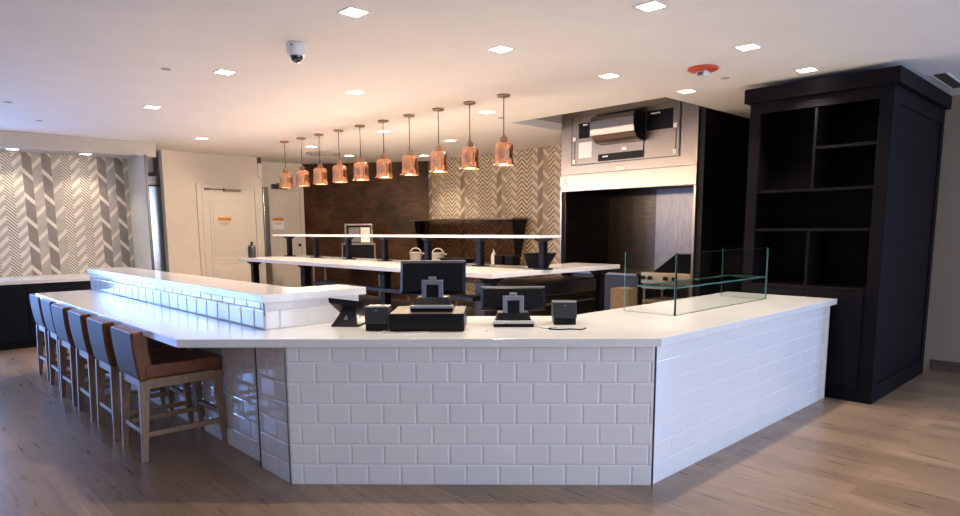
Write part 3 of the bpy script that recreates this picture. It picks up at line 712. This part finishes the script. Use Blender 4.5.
MB('charcoal').box(-.175, .195, -.095, .095, .16, .168).build('rim', pr, bevel=.002)
# cartons under the arm
for k, (x, y, z, l) in enumerate(((5.20, 1.10, .0, 'brown carton on the floor beyond the arm of the pass, bottom one'), (5.20, 1.10, .402, 'brown carton beyond the arm of the pass, upper one'))):
    t = thing('carton', l, 'box', (x, y, z), .1, 'brown cartons beyond the pass counter')
    MB('cardboard').box(-.12, .12, -.12, .12, 0, .40).build('box_body', t, bevel=.003); MB('cable').box(-.121, .121, -.02, .02, .4, .402).build('tape', t)

# ------------------------------------------------------------------ glass display case
gc = thing('glass_display_case', 'clear glass display case with one glass shelf on the right counter run', 'display case', (2.475, -1.164, .915))
def pane(name, x0_, x1_, y0_, y1_, z0_, z1_):
    m = MB('glass', 'glass_edge'); m.box(x0_, x1_, y0_, y1_, z0_, z1_)
    dims = (x1_ - x0_, y1_ - y0_, z1_ - z0_); thin = dims.index(min(dims))
    m.bm.faces.ensure_lookup_table()
    bmesh.ops.recalc_face_normals(m.bm, faces=m.bm.faces)
    for f in m.bm.faces:
        f.material_index = 0 if abs(f.normal[thin]) > .5 else 1
    return m.build(name, gc)
CL = 1.585
pane('front_pane', 0, CL, 0, .010, .001, .457)
pane('side_pane', 0, .010, .011, .44, .001, .457)
pane('side_pane', CL - .010, CL, .011, .42, .001, .457)
pane('shelf', .012, CL - .012, .012, .33, .196, .206)
MB('black_plastic').box(-.006, .002, -.006, .002, 0, .46).build('corner_joint', gc)
for x in (.02, CL - .03): MB('steel').box(x, x + .012, .10, .30, .185, .195).build('shelf_clip', gc)

# ------------------------------------------------------------------ point of sale equipment (faces away from us)
def front(x, y, off=0): return (x, y, .915)
RZ = -PI / 4
def P(px_mid, depth):  # point on the counter: s along the panel from its left end, depth behind the panel face
    return (px_mid * S + depth * S, -px_mid * S + depth * S, .915)
# cash drawer
cd = thing('cash_drawer', 'wide black cash drawer on the counter under the left register screen', 'cash drawer', (.742, -.431, .915), RZ)
MB('black_plastic').box(-.235, .235, 0, .42, .004, .112).build('body', cd, bevel=.004)
MB('black_plastic').box(-.225, .225, -.006, 0, .012, .104).build('drawer_front', cd, bevel=.003)
MB('mat_brown').box(-.234, .234, .001, .419, .1121, .1135).build('top_mat', cd)
for sx in (-.2, .2):
    for sy in (.03, .38): MB('charcoal').tube((sx, sy, 0), (sx, sy, .004), .012).build('foot', cd)
def terminal(label, loc, rz, sw, sh, zoff, base_w, tilt):
    t = thing('register_terminal', label, 'register screen', loc, rz, 'point of sale terminals on the counter')
    b = base_w / 2
    MB('black_plastic').box(-b, b, .0, .24, 0, .022).build('base', t, bevel=.004)
    MB('silver').box(-b - .004, b + .004, -.008, .02, .022, .042).build('silver_edge', t, bevel=.005)
    m = MB('black_plastic'); m.hexa([(-b + .01, .02, .022), (b - .01, .02, .022), (b - .01, .23, .022), (-b + .01, .23, .022)], [(-b + .03, .07, .085), (b - .03, .07, .085), (b - .03, .20, .085), (-b + .03, .20, .085)]); m.build('stand_foot', t, bevel=.004)
    aw, ah, z0 = .07, .082, .085
    m = MB('grey_stand'); m.box(-aw, -aw + .030, .075, .10, z0 - .02, z0 + ah).box(aw - .030, aw, .075, .10, z0 - .02, z0 + ah).box(-aw, aw, .075, .10, z0 + ah, z0 + ah + .03).box(-.025, .025, .078, .11, z0 + ah + .03, z0 + ah + .05)
    m.build('arch_stand', t, bevel=.004)
    MB('black_plastic').box(-aw + .031, aw - .031, .085, .12, z0 - .02, z0 + ah).build('stand_core', t)
    s = bpy.data.objects.new('screen', None); 
    m = MB('black_plastic'); w_ = sw / 2; 
    # shallow back shell: wide at the rim, slightly smaller at the back
    m.hexa([(-w_, .026, 0), (w_, .026, 0), (w_, .026, sh), (-w_, .026, sh)], [(-w_ + .02, 0, .02), (w_ - .02, 0, .02), (w_ - .02, 0, sh - .02), (-w_ + .02, 0, sh - .02)])
    scr = m.build('screen_shell', t, bevel=.003); scr.location = (0, .10, zoff); scr.rotation_euler = (tilt, 0, 0)
    MB('silver').box(-w_ + .002, w_ - .002, .027, .036, .003, sh + .004).build('bezel', scr, bevel=.002)
    MB('black_plastic').box(-w_ + .012, w_ - .012, .0362, .038, .012, sh - .012).build('display', scr)
    MB('charcoal').tube((0, .0, sh * .36), (0, -.004, sh * .36), .013).build('logo_disc', scr)
    return t
terminal('large register screen on its grey arch stand on top of the black cash drawer', (.742 + .10 * S + .015, -.431 + .10 * S - .015, .915 + .1136), RZ, .435, .225, .105, .27, math.radians(-14))
terminal('lower register screen on its own stand directly on the counter, right of the cash drawer', (1.262, -.690, .915), RZ, .44, .165, .105, .265, math.radians(-22))
def printer(label, loc, rz, w):
    t = thing('receipt_printer', label, 'receipt printer', loc, rz, 'receipt printers on the counter')
    b = w / 2
    MB('charcoal').hexa([(-b, 0, .045), (b, 0, .045), (b, .18, .045), (-b, .18, .045)], [(-b, .02, .15), (b, .02, .15), (b, .18, .15), (-b, .18, .15)]).build('body', t, bevel=.005)
    MB('black_plastic').box(-b + .004, b - .004, .012, .178, 0, .045).build('base', t, bevel=.003)
    MB('silver').box(-b + .002, b - .002, .021, .035, .150, .158).build('top_edge', t, bevel=.002)
    MB('silver').lathe([(.001, 0), (.010, 0), (.010, .002)], c=(0, .014, .13), seg=12).build('logo_disc', t)
    m = MB('black_plastic'); 
    for k in range(4): m.box(-b + .018 + k * .03, -b + .038 + k * .03, .004, .012, .014, .036)
    m.build('ports', t)
    return t
printer('dark grey receipt printer left of the cash drawer, beside the tilted phone', (.530, -.185, .915), RZ, .145)
printer('dark grey receipt printer at the right of the registers, with loose cables before it', (1.565, -.875, .915), RZ, .155)
ph = thing('desk_phone', 'black desk phone terminal tilted on a folded stand beside the ledge', 'phone', (.500, .105, .915), RZ - .12)
ph.scale = (1.13, 1.13, 1.13)
m = MB('charcoal'); m.hexa([(-.10, .0, 0), (.06, .0, 0), (.06, .012, 0), (-.10, .012, 0)], [(-.045, .06, .10), (.035, .06, .10), (.035, .072, .10), (-.045, .072, .10)]); m.build('stand', ph, bevel=.002)
MB('charcoal').box(-.10, .07, .012, .13, 0, .014).build('foot_plate', ph, bevel=.003)
MB('silver').hexa([(-.03, .022, .035), (.0, .022, .035), (.0, .028, .035), (-.03, .028, .035)], [(-.017, .033, .065), (-.013, .033, .065), (-.013, .040, .065), (-.017, .040, .065)]).build('logo', ph)
m = MB('black_plastic'); m.hexa([(-.105, -.01, .145), (.085, .04, .115), (.085, .15, .045), (-.08, .11, .065)], [(-.11, -.005, .175), (.09, .045, .148), (.09, .16, .078), (-.085, .12, .095)]); m.build('phone_body', ph, bevel=.006)
def cable(pts, label, mname='cable', r=.0035):
    out = []; n = len(pts)
    for i in range(n - 1):
        p0 = Vector(pts[max(i - 1, 0)]); p1 = Vector(pts[i]); p2 = Vector(pts[i + 1]); p3 = Vector(pts[min(i + 2, n - 1)])
        for k in range(6):
            q = k / 6; out.append(.5 * ((2 * p1) + (p2 - p0) * q + (2 * p0 - 5 * p1 + 4 * p2 - p3) * q * q + (3 * p1 - p0 - 3 * p2 + p3) * q ** 3))
    out.append(Vector(pts[-1])); o = MB(mname).path(out, r).build('cable'); tag(o, label, 'cable')
zc = .9185 + .0005
def L(s, d, z=zc): a = P(s, d); return (a[0], a[1], z)
cable([L(.58, .30), L(.555, .22), L(.58, .17), L(.66, .155), L(.76, .17), L(.85, .175)], 'pale cable curling out between the left receipt printer and the cash drawer')
cable([L(1.52, .42), L(1.56, .35), L(1.62, .33), L(1.67, .36)], 'pale cable lying between the right register screen and its printer')
cable([L(1.66, .36), L(1.60, .31), L(1.66, .27), L(1.74, .29), L(1.80, .27), L(1.84, .33)], 'dark tangled cable in front of the right receipt printer', 'black_plastic', .005)
cable([L(1.22, .36), L(1.235, .30), L(1.215, .25), L(1.20, .23)], 'short pale cable at the right end of the cash drawer')

# ------------------------------------------------------------------ light
def area(name, loc, rot, sx, sy, power, col, spread=None):
    l = bpy.data.lights.new(name, 'AREA'); l.shape = 'RECTANGLE'; l.size = sx; l.size_y = sy; l.energy = power; l.color = col
    if spread: l.spread = spread
    o = bpy.data.objects.new(name, l); COL.objects.link(o); o.location = loc; o.rotation_euler = rot; return o
area('daylight_side', (-2.25, 8.12, 1.3), (-PI / 2, 0, 0), 2.9, 2.5, 230, (.20, .42, 1.0))
area('daylight_front', (2.2, y0 - .12, 1.45), (PI / 2, 0, 0), 6.8, 2.3, 225, (.68, .79, 1.0))
area('daylight_right', (XR + .12, -5.9, 1.4), (0, PI / 2, 0), 2.2, 3.0, 150, (.26, .48, 1.0))
for x, y, z in spots:
    l = bpy.data.lights.new('downlight', 'SPOT'); l.energy = (90 if z > 2.8 else 34); l.color = (1., .86, .70); l.spot_size = math.radians(112); l.spot_blend = .6; l.shadow_soft_size = .06
    o = bpy.data.objects.new('downlight', l); COL.objects.link(o); o.location = (x, y, z - .012)
for y in PYs:
    l = bpy.data.lights.new('pendant_light', 'POINT'); l.energy = 25; l.color = (1., .77, .54); l.shadow_soft_size = .04
    o = bpy.data.objects.new('pendant_light', l); COL.objects.link(o); o.location = (3.1, y, CH - .742)
wd = bpy.data.worlds.new('World'); scene.world = wd; wd.use_nodes = True
wd.node_tree.nodes['Background'].inputs[0].default_value = (.55, .70, 1., 1); wd.node_tree.nodes['Background'].inputs[1].default_value = .6

# ------------------------------------------------------------------ camera
f_, cx_, cy_ = 649.1455, 479.58, 317.01
pi_, ro_, ya_ = map(math.radians, (7.6949, -.3427, 1.2708))
fw0 = Vector((math.cos(PI / 4 + ya_), math.sin(PI / 4 + ya_), 0)); up0 = Vector((0, 0, 1)); rt0 = fw0.cross(up0)
fw = fw0 * math.cos(pi_) - up0 * math.sin(pi_); up = up0 * math.cos(pi_) + fw0 * math.sin(pi_)
rt = rt0 * math.cos(ro_) + up * math.sin(ro_); u2 = up * math.cos(ro_) - rt0 * math.sin(ro_)
cd_ = bpy.data.cameras.new('Camera'); cam = bpy.data.objects.new('Camera', cd_); COL.objects.link(cam)
R3 = Matrix((rt, u2, -fw)).transposed().to_4x4(); R3.translation = Vector((-1.8035, -3.5723, 1.5508)); cam.matrix_world = R3
cd_.sensor_fit = 'HORIZONTAL'; cd_.sensor_width = 36; cd_.lens = f_ * 36 / 960
cd_.shift_x = -(cx_ - 480) / 960; cd_.shift_y = (cy_ - 258) / 960; cd_.clip_start = .05
scene.camera = cam
vs = scene.view_settings; vs.view_transform = 'Standard'; vs.look = 'None'; vs.gamma = 1; vs.exposure = .25; vs.use_curve_mapping = False
